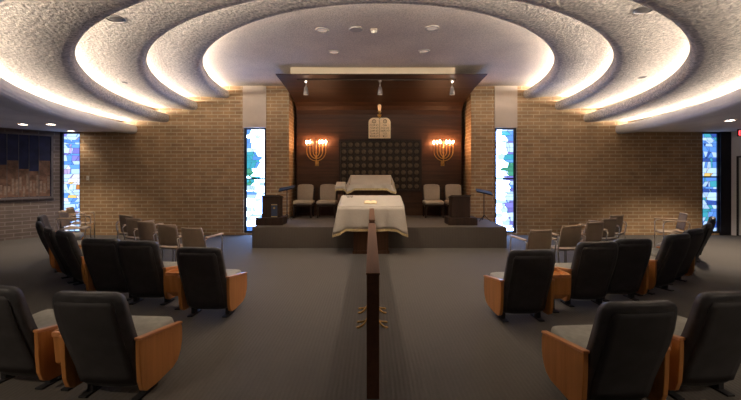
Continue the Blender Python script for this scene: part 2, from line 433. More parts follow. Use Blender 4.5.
bm = bmesh.new(); lathe(bm, [(.07, 0), (.07, -.015), (.06, -.02)], seg=24); link('base', bm, 'cream', e)
bm = bmesh.new(); lathe(bm, [(.052, -.02), (.045, -.045), (.02, -.055)], seg=24); link('sensor', bm, 'switch', e, smooth=True)

# ------------------------------------------------------------------ stained glass windows
def colmix(pal): 
    c = random.choice(pal); j = random.uniform(.8, 1.15); return tuple(min(1, x*j) for x in c)
def stained(name, x0, x1, z0, z1, y, pals, mat, label, fw=.045, sidel=True, sider=True, rail=None):
    """pals: list of (z_from_fraction, palette) bottom->top with optional x split"""
    bm = bmesh.new()
    L = fw if sidel else .012; Rr = fw if sider else .012
    box(bm, x0, x0+L, y-.05, y+.08, z0, z1); box(bm, x1-Rr, x1, y-.05, y+.08, z0, z1)
    box(bm, x0+L, x1-Rr, y-.05, y+.08, z0, z0+.05); box(bm, x0+L, x1-Rr, y-.05, y+.08, z1-.04, z1)
    fr = struct(name, bm, 'bronze', label)
    gx0, gx1, gz0, gz1 = x0+L, x1-Rr, z0+.05, z1-.04
    # glass: irregular bands of irregular quads with a colour each
    bm = bmesh.new(); cl = bm.loops.layers.float_color.new('Col'); lead = bmesh.new()
    W = gx1-gx0; H = gz1-gz0
    zs = [gz0]
    while zs[-1] < gz1-.12: zs.append(zs[-1]+random.uniform(.06, .15))
    zs.append(gz1)
    nb = len(zs)-1
    tl = [[random.uniform(-.02, .02) if 0 < i < nb else 0 for _ in range(2)] for i in range(nb+1)]
    def zat(i, t): return zs[i] + tl[i][0]*(1-t) + tl[i][1]*t
    for i in range(nb):
        n = random.choice((3, 4, 4, 5)); ts = [0] + sorted(random.uniform(.12, .88) for _ in range(n-1)) + [1]
        lean = [0] + [random.uniform(-.12, .12) for _ in range(n-1)] + [0]
        for j in range(n):
            a0, a1, b0, b1 = ts[j]-lean[j], ts[j+1]-lean[j+1], ts[j]+lean[j], ts[j+1]+lean[j+1]
            q = [(a0, zat(i, a0)), (a1, zat(i, a1)), (b1, zat(i+1, b1)), (b0, zat(i+1, b0))]
            fz = ((q[0][1]+q[2][1])/2-gz0)/H; fx = (a0+a1)/2
            pal = pals(fx, fz)
            f = bm.faces.new([bm.verts.new((gx0+W*t, y, z)) for t, z in q])
            c = colmix(pal)
            for lp in f.loops: lp[cl] = (*c, 1)
            if j < n-1:
                p, r_ = q[1], q[2]; tube(lead, [(gx0+W*p[0], y-.004, p[1]), (gx0+W*r_[0], y-.004, r_[1])], .004, 4)
        if i: tube(lead, [(gx0, y-.004, zat(i, 0)), (gx1, y-.004, zat(i, 1))], .0035, 4)
    if rail: box(lead, gx0, gx1, y-.03, y+.01, rail-.02, rail+.02)
    g = link('stained_glass', bm, mat, fr)
    link('lead_lines', lead, 'bronze', fr)
    return fr
Wh = (.24, .42, .90); Lb = (.025, .037, .060); Sb = (.006, .016, .045); Db = (.002, .005, .022); Te = (.003, .020, .027); Gr = (.003, .014, .010); Ye = (.040, .028, .009); Or = (.024, .010, .003); Vi = (.010, .010, .032); Pk = (.020, .017, .030)
Wm = (.036, .037, .044)
def pal_corner_l(fx, fz):
    if .33 < fz < .55 and fx > .25: return [Ye, Wm, Or, Ye, Lb]
    if fz > .7: return [Sb, Vi, Lb, Pk, Lb, Sb]
    return [Sb, Lb, Lb, Wm, Pk, Sb, Lb]
def pal_mid_l(fx, fz):
    if .60 < fz < .78 and fx < .6: return [Te, Te, Sb]
    if .45 < fz < .60 and fx < .7: return [Gr, Te, Wh]
    if fx > .5: return [Wh, Wh, Wh, Wh, Lb]
    return [Wh, Lb, Sb, Lb, Wh, Wh, Lb]
def pal_mid_r(fx, fz):
    if fx < .45: return [Wh, Wh, Wh, Wh, Lb]
    if .55 < fz < .68: return [Gr, Te, Lb]
    if fx > .72: return [Vi, Sb, Lb]
    return [Wh, Lb, Wh, Lb, Te, Wh]
def pal_corner_r(fx, fz):
    if (.55 < fz < .68 or .3 < fz < .4) and fx > .25: return [Ye, Wm, Lb]
    return [Sb, Db, Lb, Lb, Sb, Te]
GB = glass_mat('glass_bright', 8.0); GM = glass_mat('glass_medium', 8.5); GD = glass_mat('glass_deep', 6.5)
M['gb'] = GB; M['gm'] = GM; M['gd'] = GD
stained('window_1', -8.25, -7.76, .05, 2.74, D+.055, pal_corner_l, 'gm', 'blue and yellow stained glass window in the left corner', fw=.02)
stained('window_2', -3.40, -2.80, .05, 2.86, D+.10, pal_mid_l, 'gb', 'white and teal stained glass window left of the recess', rail=1.5, fw=.06)
stained('window_3', 3.30, 3.89, .05, 2.86, D+.10, pal_mid_r, 'gb', 'white and violet stained glass window right of the recess', rail=1.5, fw=.06)
stained('window_4', 8.83, 9.29, .05, 2.74, D+.055, pal_corner_r, 'gd', 'deep blue stained glass window in the right corner', rail=1.55, fw=.025)

# ------------------------------------------------------------------ bimah
BH = .46; BF = 8.1; BX0 = at(252, 0, BF).x; BX1 = at(507, 0, BF).x
bm = bmesh.new(); box(bm, BX0, BX1, BF, D, 0, BH); 
stage = link('stage_platform', bm, 'carpet_d', bevel=.01); tag(stage, 'raised dark carpeted platform in front of the wood recess', 'platform')
bm = bmesh.new(); box(bm, -2.19, 2.67, D+.001, 10.85, 0, BH); struct('floor_recess', bm, 'carpet_d', 'carpeted platform floor inside the recess')
# -------- canopy
x0, x1 = -2.09, 2.55
under = [(8.1, 3.80), (8.6, 3.775), (9.1, 3.74), (9.5, 3.69), (9.85, 3.64), (10.1, 3.59), (10.28, 3.52), (10.38, 3.42), (10.42, 3.3)]
bm = bmesh.new()
prism(bm, under + [(10.48, 3.3), (10.48, 3.817), (8.1, 3.817)], 'x', x0, x1)
can = link('wood_canopy', bm, 'walnut'); tag(can, 'dark walnut canopy curving forward over the platform from the panelling', 'canopy')
bm = bmesh.new(); box(bm, at(290.5, 0, 8.15).x, at(455, 0, 8.15).x, 8.15, 8.8, 3.822, 3.968)
tag(link('canopy_box', bm, 'cream_l'), 'long cream box between the canopy top and the ceiling', 'ceiling box')
bm = bmesh.new(); box(bm, x0, x1, 10.42, 10.48, BH, 3.299); struct('wall_panelling', bm, 'walnut', 'dark walnut panelling at the back of the recess')
# track and spotlights
yT = 8.42; zT = 3.755
bm = bmesh.new(); box(bm, at(297, 0, yT).x, at(456, 0, yT).x, yT-.01, yT+.01, zT-.0, zT+.02)
tr = link('track_rail', bm, 'grille'); tag(tr, 'thin grey lighting track under the canopy front', 'track')
for px, lab, lit in ((306, 'leftmost grey track spotlight under the canopy', 1), (380, 'middle track spotlight above the hanging lamp', 0), (452, 'rightmost grey track spotlight under the canopy', 1)):
    X = at(px, 0, yT).x; e = empty('track_spotlight', (X, yT, zT), 0, lab, 'spotlight', 'track spotlights')
    bm = bmesh.new(); box(bm, -.03, .03, -.018, .018, -.04, 0); tube(bm, [(0,0,-.03), (0,0,-.16)], .01); link('mount', bm, 'grey_metal', e)
    bm = bmesh.new(); lathe(bm, [(.03, -.15), (.04, -.17), (.05, -.24), (.06, -.33), (.055, -.335), (.03, -.30)], seg=20); link('lamp_head', bm, 'grey_metal', e, smooth=True)
    bm = bmesh.new(); lathe(bm, [(.052, -.325), (.02, -.32)], seg=20); link('lens', bm, 'lampface_w', e)
    if lit:
        bm = bmesh.new(); lathe(bm, [(.006, -.05), (.016, -.042), (.006, -.03)], c=(0, -.03, 0), seg=12); link('indicator', bm, 'lampface', e)
    l = bpy.data.lights.new('lamp', 'SPOT'); l.energy = 3.5; l.spot_size = R_(60); l.spot_blend = .8; l.shadow_soft_size = .04; l.color = (1, .74, .5)
    lo = bpy.data.objects.new('lamp', l); COL.objects.link(lo); lo.parent = e; lo.location = (0, .02, -.36)
    lo.rotation_euler = (R_(38), 0, 0)

PD = 10.42    # face of the walnut panel
fd = F/PD
def pz(py): return HC-(py-HY)/fd
def pxx(px): return (px-CX)/fd
# ark grille
gx0, gx1, gz1 = pxx(340), pxx(420.5), pz(140.5); gz0 = pz(190.5)
e = empty('ark_grille', ((gx0+gx1)/2, PD, gz0), 0, 'dark bronze grille of round medallions covering the ark', 'grille')
W = gx1-gx0; H = gz1-gz0
bm = bmesh.new(); box(bm, -W/2, W/2, -.02, 0, 0, H); link('back_plate', bm, 'grille', e)
bm = bmesh.new()
box(bm, -W/2-.03, -W/2+.02, -.07, 0, -.03, H+.03); box(bm, W/2-.02, W/2+.03, -.07, 0, -.03, H+.03)
box(bm, -W/2+.02, W/2-.02, -.07, 0, H-.02, H+.03); box(bm, -W/2+.02, W/2-.02, -.07, 0, -.03, .02); link('frame', bm, 'espresso', e, bevel=.004)
nc, nr = 12, 7; cw, ch = (W-.04)/nc, (H-.04)/nr
bm = bmesh.new()
for i in range(1, nc): x = -W/2+.02+cw*i; box(bm, x-.012, x+.012, -.045, -.02, .02, H-.02)
for j in range(1, nr): z = .02+ch*j; box(bm, -W/2+.02, W/2-.02, -.04, -.02, z-.012, z+.012)
link('lattice', bm, 'grille', e)
m0 = None
for i in range(nc):
    for j in range(nr):
        X = -W/2+.02+cw*(i+.5); Z = .02+ch*(j+.5)
        if m0 is None:
            bm = bmesh.new(); lathe(bm, [(.066, -.02), (.066, -.036), (.052, -.042), (.046, -.034), (.03, -.04), (.012, -.052), (.003, -.052)], axis='y', seg=14)
            for k in range(6):
                a = k*PI/3; tube(bm, [(.02*math.cos(a), -.04, .02*math.sin(a)), (.055*math.cos(a), -.042, .055*math.sin(a))], .006, 5)
            m0 = link('medallion', bm, 'medal', e, smooth=True); m0.location = (X, 0, Z)
        else:
            c = m0.copy(); COL.objects.link(c); c.parent = e; c.location = (X, 0, Z)
# tablets
def arch_outline(w, h):
    pts = [(-w/2, 0), (w/2, 0)]; r = w/4
    for c, a0, a1 in ((w/4, 0, 180), (-w/4, 0, 180)):
        for k in range(13):
            a = R_(a0+(a1-a0)*k/12); pts.append((c+r*math.cos(a), h-r+r*math.sin(a)))
    out = []
    for p in pts:
        if not out or (Vector(p)-Vector(out[-1])).length > 1e-4: out.append(p)
    return out
tw = 22/fd; th = 20.5/fd; tx = pxx(379.5); tz = pz(138.5)
e = empty('stone_tablets', (tx, PD, tz), 0, 'gilded twin-arched commandment tablets mounted above the grille', 'tablets')
def arch2(w, h, r): # flatter shoulders like the photo
    pts = [(-w/2, 0), (w/2, 0)]
    for k in range(9):
        a = R_(90*k/8); pts.append((w/2-r+r*math.cos(a), h-r+r*math.sin(a)))
    pts.append((r*.25, h)); pts.append((0, h-.03)); pts.append((-r*.25, h))
    for k in range(9):
        a = R_(90+90*k/8); pts.append((-w/2+r+r*math.cos(a), h-r+r*math.sin(a)))
    return pts
bm = bmesh.new(); prism(bm, arch2(tw, th, .14), 'y', -.05, 0); link('tablet_slab', bm, 'stone', e, bevel=.008)
bm = bmesh.new(); box(bm, -.005, .005, -.056, -.05, .03, th-.05); link('centre_groove', bm, 'stone_d', e)
for s in (-1, 1):
    bm = bmesh.new()
    rr = [(s*.155+.05*math.cos(2*PI*k/24), -.054, th-.1+.05*math.sin(2*PI*k/24)) for k in range(25)]; tube(bm, rr, .007, 6)
    for q in (90, -90):
        tri = [(s*.155+.04*math.cos(R_(q+120*k)), -.055, th-.1+.04*math.sin(R_(q+120*k))) for k in range(4)]; tube(bm, tri, .004, 5)
    link('star_rosette', bm, 'stone_d', e)
words = {1: ['אנכי', 'לא יהיה', 'לא תשא', 'זכור', 'כבד'], -1: ['לא תרצח', 'לא תנאף', 'לא תגנב', 'לא תענה', 'לא תחמד']}
for s in (1, -1):
    for i, wd in enumerate(words[s]):
        cu = bpy.data.curves.new('t', 'FONT'); cu.body = wd[::-1]; cu.size = .075; cu.align_x = 'CENTER'; cu.extrude = .002
        to = bpy.data.objects.new('t', cu); COL.objects.link(to); dg = bpy.context.evaluated_depsgraph_get(); dg.update()
        me = bpy.data.meshes.new_from_object(to.evaluated_get(dg)); bpy.data.objects.remove(to)
        me.materials.clear(); me.materials.append(M['stone_d'])
        o = bpy.data.objects.new('inscription_line', me); COL.objects.link(o); o.parent = e
        if len(me.vertices):
            xs = [v.co.x for v in me.vertices]; wdt = max(xs)-min(xs)
            if wdt > .24: o.scale = (.24/wdt, 1, 1)
        o.rotation_euler = (PI/2, 0, 0); o.location = (s*.15, -.053, th-.235-i*.077)
# eternal light
lx = at(379.5, 0, 10.2).x
e = empty('hanging_lamp', (lx, 10.2, HC-(118-HY)*10.2/F), 0, 'small brass eternal lamp hanging above the tablets', 'hanging lamp')
k_ = 10.2/F
bm = bmesh.new(); lathe(bm, [(.015, -.0), (.04, .03), (.05, .06), (.055, .10), (.03, .11), (.02, .13), (.045, .16), (.05, .19)], seg=18); link('lamp_bowl', bm, 'brass', e, smooth=True)
bm = bmesh.new(); lathe(bm, [(.02, .16), (.035, .2), (.045, .28), (.05, .34), (.03, .37)], seg=18); link('glass_cup', bm, 'flame', e, smooth=True)
bm = bmesh.new()
ztop = 3.51 - e.location.z
for a in (0, 120, 240): tube(bm, [(.045*math.cos(R_(a)), .045*math.sin(R_(a)), .18), (.01*math.cos(R_(a)), .01*math.sin(R_(a)), ztop-.03)], .0035, 5)
lathe(bm, [(.03, ztop-.03), (.03, ztop)], seg=12)
link('chains', bm, 'brass', e)
# menorahs
def menorah(px, lit, label):
    X = pxx(px); zb = pz(166)
    e = empty('wall_menorah', (X, PD, zb), 0, label, 'menorah', 'wall menorahs')
    y = -.14; S = .088; ztop = .56
    bm = bmesh.new(); box(bm, -.05, .05, -.03, 0, .0, .13); tube(bm, [(0, -.02, .06), (0, y, .06)], .014); link('wall_plate', bm, 'brass', e, bevel=.006)
    bm = bmesh.new(); lathe(bm, [(.012, .03), (.03, .05), (.014, .09), (.013, .2), (.034, .24), (.015, .28), (.015, .34), (.03, .36), (.012, .39), (.012, ztop)], c=(0, y, 0), seg=14); link('stem', bm, 'brass', e, smooth=True)
    for n in (1, 2, 3):
        for s in (-1, 1):
            r = S*n; zc = ztop-.15; pts = []
            h = .12+.085*n
            for k in range(13):
                a = R_(90*k/12); pts.append((s*r*math.sin(a), y, zc-h*.72*math.cos(a) + .0))
            pts.append((s*r, y, ztop)); bm = bmesh.new(); tube(bm, pts, .011, 8); lathe(bm, [(.01, ztop-.03), (.026, ztop-.01), (.026, ztop), (.01, ztop)], c=(s*r, y, 0), seg=12)
            link('branch', bm, 'brass', e, smooth=True)
    for i in range(7):
        X_ = S*(i-3)
        bm = bmesh.new(); lathe(bm, [(.014, ztop), (.014, ztop+.06)], c=(X_, y, 0), seg=10); link('candle', bm, 'ivory_up', e)
        bm = bmesh.new(); lathe(bm, [(.008, ztop+.06), (.020, ztop+.085), (.022, ztop+.105), (.012, ztop+.135), (.003, ztop+.15)], c=(X_, y, 0), seg=10)
        link('bulb', bm, 'bulb' if i in lit else 'bulb_off', e, smooth=True)
menorah(317, (0, 1, 4, 5, 6), 'seven-branched brass menorah with lit bulbs on the wood panel, left of the grille')
menorah(442.5, (0, 1, 2, 4, 5, 6), 'seven-branched brass menorah with lit bulbs on the wood panel, right of the grille')

# ------------------------------------------------------------------ armchairs of the platform (ivory upholstered)
def rring(hw, y0, y1, z, n=5, r=.03):
    """rounded rectangle ring in xy at height z (can be callable z)"""
    pts = []; r = min(r, (y1-y0)/2-.001, hw-.001)
    for cx_, cy_, a0 in ((hw-r, y1-r, 0), (-hw+r, y1-r, 90), (-hw+r, y0+r, 180), (hw-r, y0+r, 270)):
        for k in range(n+1):
            a = R_(a0+90*k/n); pts.append((cx_+r*math.cos(a), cy_+r*math.sin(a), z))
    return pts
def platform_chair(X, Y, rz, label):
    e = empty('platform_chair', (X, Y, BH), rz, label, 'chair', 'ivory chairs on the platform')
    bm = bmesh.new(); loft(bm, [rring(.24, -.22, .24, .36, r=.05), rring(.26, -.24, .26, .38, r=.06), rring(.26, -.24, .26, .43, r=.06), rring(.23, -.21, .23, .455, r=.05)]); link('seat', bm, 'ivory_up', e, smooth=True)
    bm = bmesh.new()
    rs = []
    for z, hw, y in ((.45, .19, .17), (.47, .215, .17), (.6, .22, .19), (.78, .225, .23), (.85, .215, .245), (.875, .17, .25), (.885, .08, .25)): rs.append(rring(hw, y, y+.07, z, r=.03))
    loft(bm, rs); link('backrest', bm, 'ivory_up', e, smooth=True)
    bm = bmesh.new()
    for s in (-1, 1): tube(bm, [(s*.24, .22, .30), (s*.245, .24, .5), (s*.25, .28, .8)], .017, 6)
    box(bm, -.25, .25, -.22, .22, .3, .355); link('frame', bm, 'espresso', e, bevel=.005)
    for sx in (-1, 1):
        for sy in (-1, 1):
            bm = bmesh.new(); tube(bm, [(sx*.22, sy*.2, .32), (sx*.23, sy*.22, 0)], [.028, .018], 8); link('leg', bm, 'espresso', e)
    return e
for px, d, lab in ((304.5, 10.0, 'ivory chair at far left on the platform'), (327.5, 10.0, 'ivory chair on the platform between the far left chair and the draped desk'),
                   (432.5, 10.0, 'ivory chair on the platform under the right menorah'), (454.5, 10.0, 'ivory chair on the platform behind the right lectern')):
    X = at(px, 0, d+.1).x
    platform_chair(X, d, R_(0), lab)

# ------------------------------------------------------------------ lecterns
def lectern(px, w, pbx, bw, d, emblem, label):
    X = at(px, 0, d).x; e = empty('lectern', (X, d, BH), 0, label, 'lectern', 'dark lecterns at the platform sides')
    bx = at(pbx, 0, d).x - X
    bm = bmesh.new(); box(bm, bx-bw/2, bx+bw/2, -.05, .42, 0, .17); link('base', bm, 'espresso', e, bevel=.008)
    bm = bmesh.new(); prism(bm, [(.0, .17), (.0, .64), (.03, .66), (.32, .60), (.32, .17)], 'x', -w/2, w/2); link('body', bm, 'espresso', e, bevel=.006)
    bm = bmesh.new(); prism(bm, [(-.03, .655), (-.02, .685), (.35, .625), (.35, .60)], 'x', -w/2-.015, w/2+.015); link('desk_top', bm, 'espresso', e, bevel=.004)
    if emblem:
        bm = bmesh.new(); box(bm, .02, .155, -.015, 0, .15+.03, .48); link('plaque', bm, 'emblem', e, bevel=.003)
        bm = bmesh.new()
        pl = bpy.data.objects[e.children[-1].name] if False else None
        box(bm, .02, .155, -.02, -.015, .455, .475); box(bm, .02, .155, -.02, -.015, .185, .205)
        lathe(bm, [(.012, -.022), (.022, -.018), (.024, -.015)], c=(.087, 0, .39), axis='y', seg=12)
        o = link('gilt_detail', bm, 'gold_paint', e)
    return e
dl = 8.42
lectern(270.5, .40, 269.5, .62, dl, True, 'dark wood lectern with a small blue plaque at the platform left end')
lectern(461, .42, 462.5, .66, dl, False, 'plain dark wood lectern at the platform right end')
def music_stand(px, d, zdesk, label, flip=1):
    p = at(px, 0, d); e = empty('music_stand', (p.x, d, BH), 0, label, 'music stand', 'black music stands')
    bm = bmesh.new(); tube(bm, [(0, 0, .1), (0, 0, zdesk)], .011, 8); link('pole', bm, 'steel', e)
    for a in (90, 210, 330):
        bm = bmesh.new(); tube(bm, [(0, 0, .16), (.16*math.cos(R_(a)), .16*math.sin(R_(a)), .012)], .008, 6); link('leg', bm, 'steel', e)
    bm = bmesh.new(); Mx = Matrix.Translation((0, 0, zdesk)) @ Matrix.Rotation(R_(12*flip), 4, 'Y') @ Matrix.Rotation(R_(25), 4, 'X')
    box(bm, -.2, .2, -.08, .09, 0, .012, mat=Mx); box(bm, -.2, .2, -.10, -.08, 0, .03, mat=Mx); link('desk', bm, 'steel', e)
music_stand(484, 9.1, .72, 'thin black music stand between right lectern and window', 1)
music_stand(287, 9.3, .80, 'thin black music stand behind left lectern', -1)

# ------------------------------------------------------------------ draped desks
def draped(name, cx_, y0, y1, zf, zb, w0, w1, drops, base, zfloor, label, blabel, blab_cat='table', fringe=True, nfold=9, seed=1, grp=None):
    """cloth over a sloped top: y0 front edge (height zf, half width w0), y1 back edge (zb, w1)"""
    rnd = random.Random(seed)
    e = empty(name, (cx_, (y0+y1)/2, zfloor), 0, blabel, blab_cat)
    yc = (y0+y1)/2
    bw, by0, by1 = base
    bm = bmesh.new(); box(bm, -bw/2, bw/2, by0-yc, by1-yc, .0, .06); box(bm, -bw/2+.02, bw/2-.02, by0-yc+.02, by1-yc-.02, .06, zf-zfloor-.08); link('pedestal', bm, 'walnut_v', e, bevel=.006)
    bm = bmesh.new()
    prism(bm, [(y0-yc+.015, zf-zfloor-.07), (y0-yc+.015, zf-zfloor-.015), (y1-yc-.015, zb-zfloor-.015), (y1-yc-.015, zf-zfloor-.07)], 'x', -min(w0, w1)+.02, min(w0, w1)-.02); link('desk_top', bm, 'walnut_v', e)
    # cloth: top sheet, then skirt rows around the perimeter
    top = []; N = 28; Nd = 10
    per = []
    def P(u, v):  # u -1..1, v 0..1
        w = w0+(w1-w0)*v; return Vector((u*w, y0-yc+(y1-y0)*v, (zf+(zb-zf)*v)-zfloor))
    for i in range(N): per.append(P(-1+2*i/N, 0))
    for i in range(Nd): per.append(P(1, i/Nd))
    for i in range(N): per.append(P(1-2*i/N, 1))
    for i in range(Nd): per.append(P(-1, 1-i/Nd))
    bm = bmesh.new()
    grid(bm, lambda u, v: P(-1+2*u, v) + Vector((0, 0, .0015*math.sin(u*40))), N, Nd)
    df, dc = drops
    n = len(per); rows = []
    outs = []
    for i, p in enumerate(per):
        # outward direction
        if i < N: o_ = Vector((0, -1, 0)); c_ = abs(-1+2*i/N)
        elif i < N+Nd: o_ = Vector((1, 0, 0)); c_ = 1
        elif i < 2*N+Nd: o_ = Vector((0, 1, 0)); c_ = abs(1-2*(i-N-Nd)/N)
        else: o_ = Vector((-1, 0, 0)); c_ = 1
        if i in (0,): o_ = Vector((-1, -1, 0)).normalized(); 
        if i == N: o_ = Vector((1, -1, 0)).normalized()
        if i == N+Nd: o_ = Vector((1, 1, 0)).normalized()
        if i == 2*N+Nd: o_ = Vector((-1, 1, 0)).normalized()
        outs.append((o_, c_))
    K = 8
    ph = rnd.uniform(0, 6); fl = min(1, w0/.5)
    for k in range(K+1):
        t = k/K; row = []
        for i, p in enumerate(per):
            o_, c_ = outs[i]; dr = df + (dc-df)*max(0, (c_-.75)/.25)**1.5
            s = i/n*2*PI*nfold
            amp = .028*t*(1+.5*math.sin(s*.37+ph))
            off = (.012 + .035*t + amp*math.sin(s+ph+.6*math.sin(s*.5)) + (0.05*t if c_ > .97 else 0))*fl
            z = p.z - .01*(1 if k else 0) - dr*t
            row.append(bm.verts.new((p.x+o_.x*off, p.y+o_.y*off, z if k else p.z)))
        rows.append(row)
    for k in range(K):
        for i in range(n):
            f = bm.faces.new((rows[k][i], rows[k][(i+1)%n], rows[k+1][(i+1)%n], rows[k+1][i]))
    bmesh.ops.remove_doubles(bm, verts=bm.verts[:], dist=.004)
    c = link('draped_cloth', bm, 'cloth', smooth=True, loc=e.location)
    so = c.modifiers.new('sol', 'SOLIDIFY'); so.thickness = .006; so.offset = 1
    tag(c, label, 'tablecloth', grp)
    # fringe
    bm = bmesh.new()
    fr = []
    for i, p in enumerate(per):
        o_, c_ = outs[i]; dr = df + (dc-df)*max(0, (c_-.75)/.25)**1.5
        s = i/n*2*PI*nfold; amp = .028*(1+.5*math.sin(s*.37+ph)); off = (.052 + amp*math.sin(s+ph+.6*math.sin(s*.5)) + (0.05 if c_ > .97 else 0))*fl
        fr.append((p.x+o_.x*off, p.y+o_.y*off, p.z-.01-dr))
    A_ = [bm.verts.new(q) for q in fr]; B_ = [bm.verts.new((q[0]*1.004, q[1], q[2]-.05)) for q in fr]
    for i in range(n): bm.faces.new((A_[i], A_[(i+1)%n], B_[(i+1)%n], B_[i]))
    f = link('fringe', bm, 'fringe', c); so = f.modifiers.new('sol', 'SOLIDIFY'); so.thickness = .008; so.offset = 0
    return e, c
# main table on the floor in front of the platform
draped('reading_table', 0.0, 7.36, 7.98, .965, 1.155, .65, .62, (.42, .53), (.75, 7.5, 7.9), 0, 'large ivory cloth with gold fringe draped over the table in front of the platform', 'sloped reading table with walnut base standing on the floor before the platform', seed=3)
draped('reading_desk', at(370.7, 0, 9.3).x, 9.15, 9.6, HC-(185-HY)*9.15/F, HC-(175.2-HY)*9.6/F, .515, .515, (.07, .16), (.95, 9.22, 9.55), BH, 'ivory cloth with gold fringe draped over the sloped desk on the platform', 'sloped reading desk on the platform with walnut base', nfold=7, seed=5)
draped('side_stand', at(340.5, 0, 9.3).x, 9.2, 9.5, HC-(186-HY)*9.2/F, HC-(182-HY)*9.5/F, .11, .11, (.05, .08), (.18, 9.25, 9.45), BH, 'small ivory cloth on the stand left of the sloped desk', 'small low stand touching the left side of the desk on the platform', nfold=4, seed=6)
# items on the reading table
def on_top(px, v):
    y = 7.36+.62*v; z = .965+.19*v; return ((px-CX)*y/F, y, z+.012)
sl = math.atan2(.19, .62)
e = empty('prayer_book', on_top(370.5, .33), 0, 'open yellowish book lying on the cloth of the front table', 'book'); e.rotation_euler = (sl, 0, 0)
for s in (-1, 1):
    bm = bmesh.new(); grid(bm, lambda u, v: Vector((s*u*.12, -.07+.14*v, .006+.012*math.sin(u*PI))), 8, 2); grid(bm, lambda u, v: Vector((s*u*.12, -.07+.14*v, .002)), 8, 2); link('page_block', bm, 'stone', e, smooth=True)
bm = bmesh.new(); box(bm, -.13, .13, -.08, .08, -.002, .003); link('cover', bm, 'gold_paint', e)
e = empty('eyeglasses', on_top(350, .80), 0, 'small dark spectacles lying at the far left corner of the front table', 'glasses'); e.rotation_euler = (sl, 0, .2)
bm = bmesh.new()
for s in (-1, 1): tube(bm, [(s*.035+.026*math.cos(2*PI*k/12), .0+.022*math.sin(2*PI*k/12), .008) for k in range(13)], .004, 5)
tube(bm, [(-.01, 0, .01), (.01, 0, .01)], .004, 5); link('rim', bm, 'steel', e)
for s in (-1, 1):
    bm = bmesh.new(); tube(bm, [(s*.062, 0, .008), (s*.064, .09, .008)], .003, 5); link('temple', bm, 'steel', e)

# ------------------------------------------------------------------ central divider rail
e = empty('divider_rail', (0.004, 2.64, 0), 0, 'long dark wood divider running down the centre aisle to the front table', 'divider')
bm = bmesh.new(); box(bm, -.035, .055, 0.003, 2.74, 0, .885); link('near_panel', bm, 'walnut_s', e)
bm = bmesh.new(); box(bm, -.04, .06, 0, 2.76, .885, .90); link('near_cap', bm, 'walnut_s', e, bevel=.003)
bm = bmesh.new(); box(bm, -.03, .05, 2.76, 4.62, 0, .93); link('far_panel', bm, 'walnut_s', e)
bm = bmesh.new(); box(bm, -.035, .055, 2.775, 4.63, .93, .945); link('far_cap', bm, 'walnut_v', e, bevel=.003)
# brass feet at both sides of the divider
first = None
for px, py, s, lab in ((361, 311, -1, 'far brass stabiliser foot left of the divider'), (357.5, 325, -1, 'near brass stabiliser foot left of the divider'), (383, 311, 1, 'far brass stabiliser foot right of the divider'), (386.5, 325, 1, 'near brass stabiliser foot right of the divider')):
    d = HC*F/(py-HY); X0 = .004+(.057 if s > 0 else -.037)
    bm = bmesh.new()
    for q in (-1, 1):
        pts = [(s*(.0+.09*t), q*.07*math.sin(t*PI*.5)*1.0, .006+.05*(1-t)**2) for t in [i/10 for i in range(11)]]
        tube(bm, [(s*.0, 0, .07)] + pts[1:], .010, 7)
    lathe(bm, [(.018, 0), (.022, .006), (.012, .014)], c=(s*.09, .07, 0), seg=12); lathe(bm, [(.018, 0), (.022, .006), (.012, .014)], c=(s*.09, -.07, 0), seg=12)
    o = link('brass_foot', bm, 'dull_brass', smooth=True, loc=(X0+s*.01, d, 0)); tag(o, lab, 'foot bracket', 'brass feet of the divider')

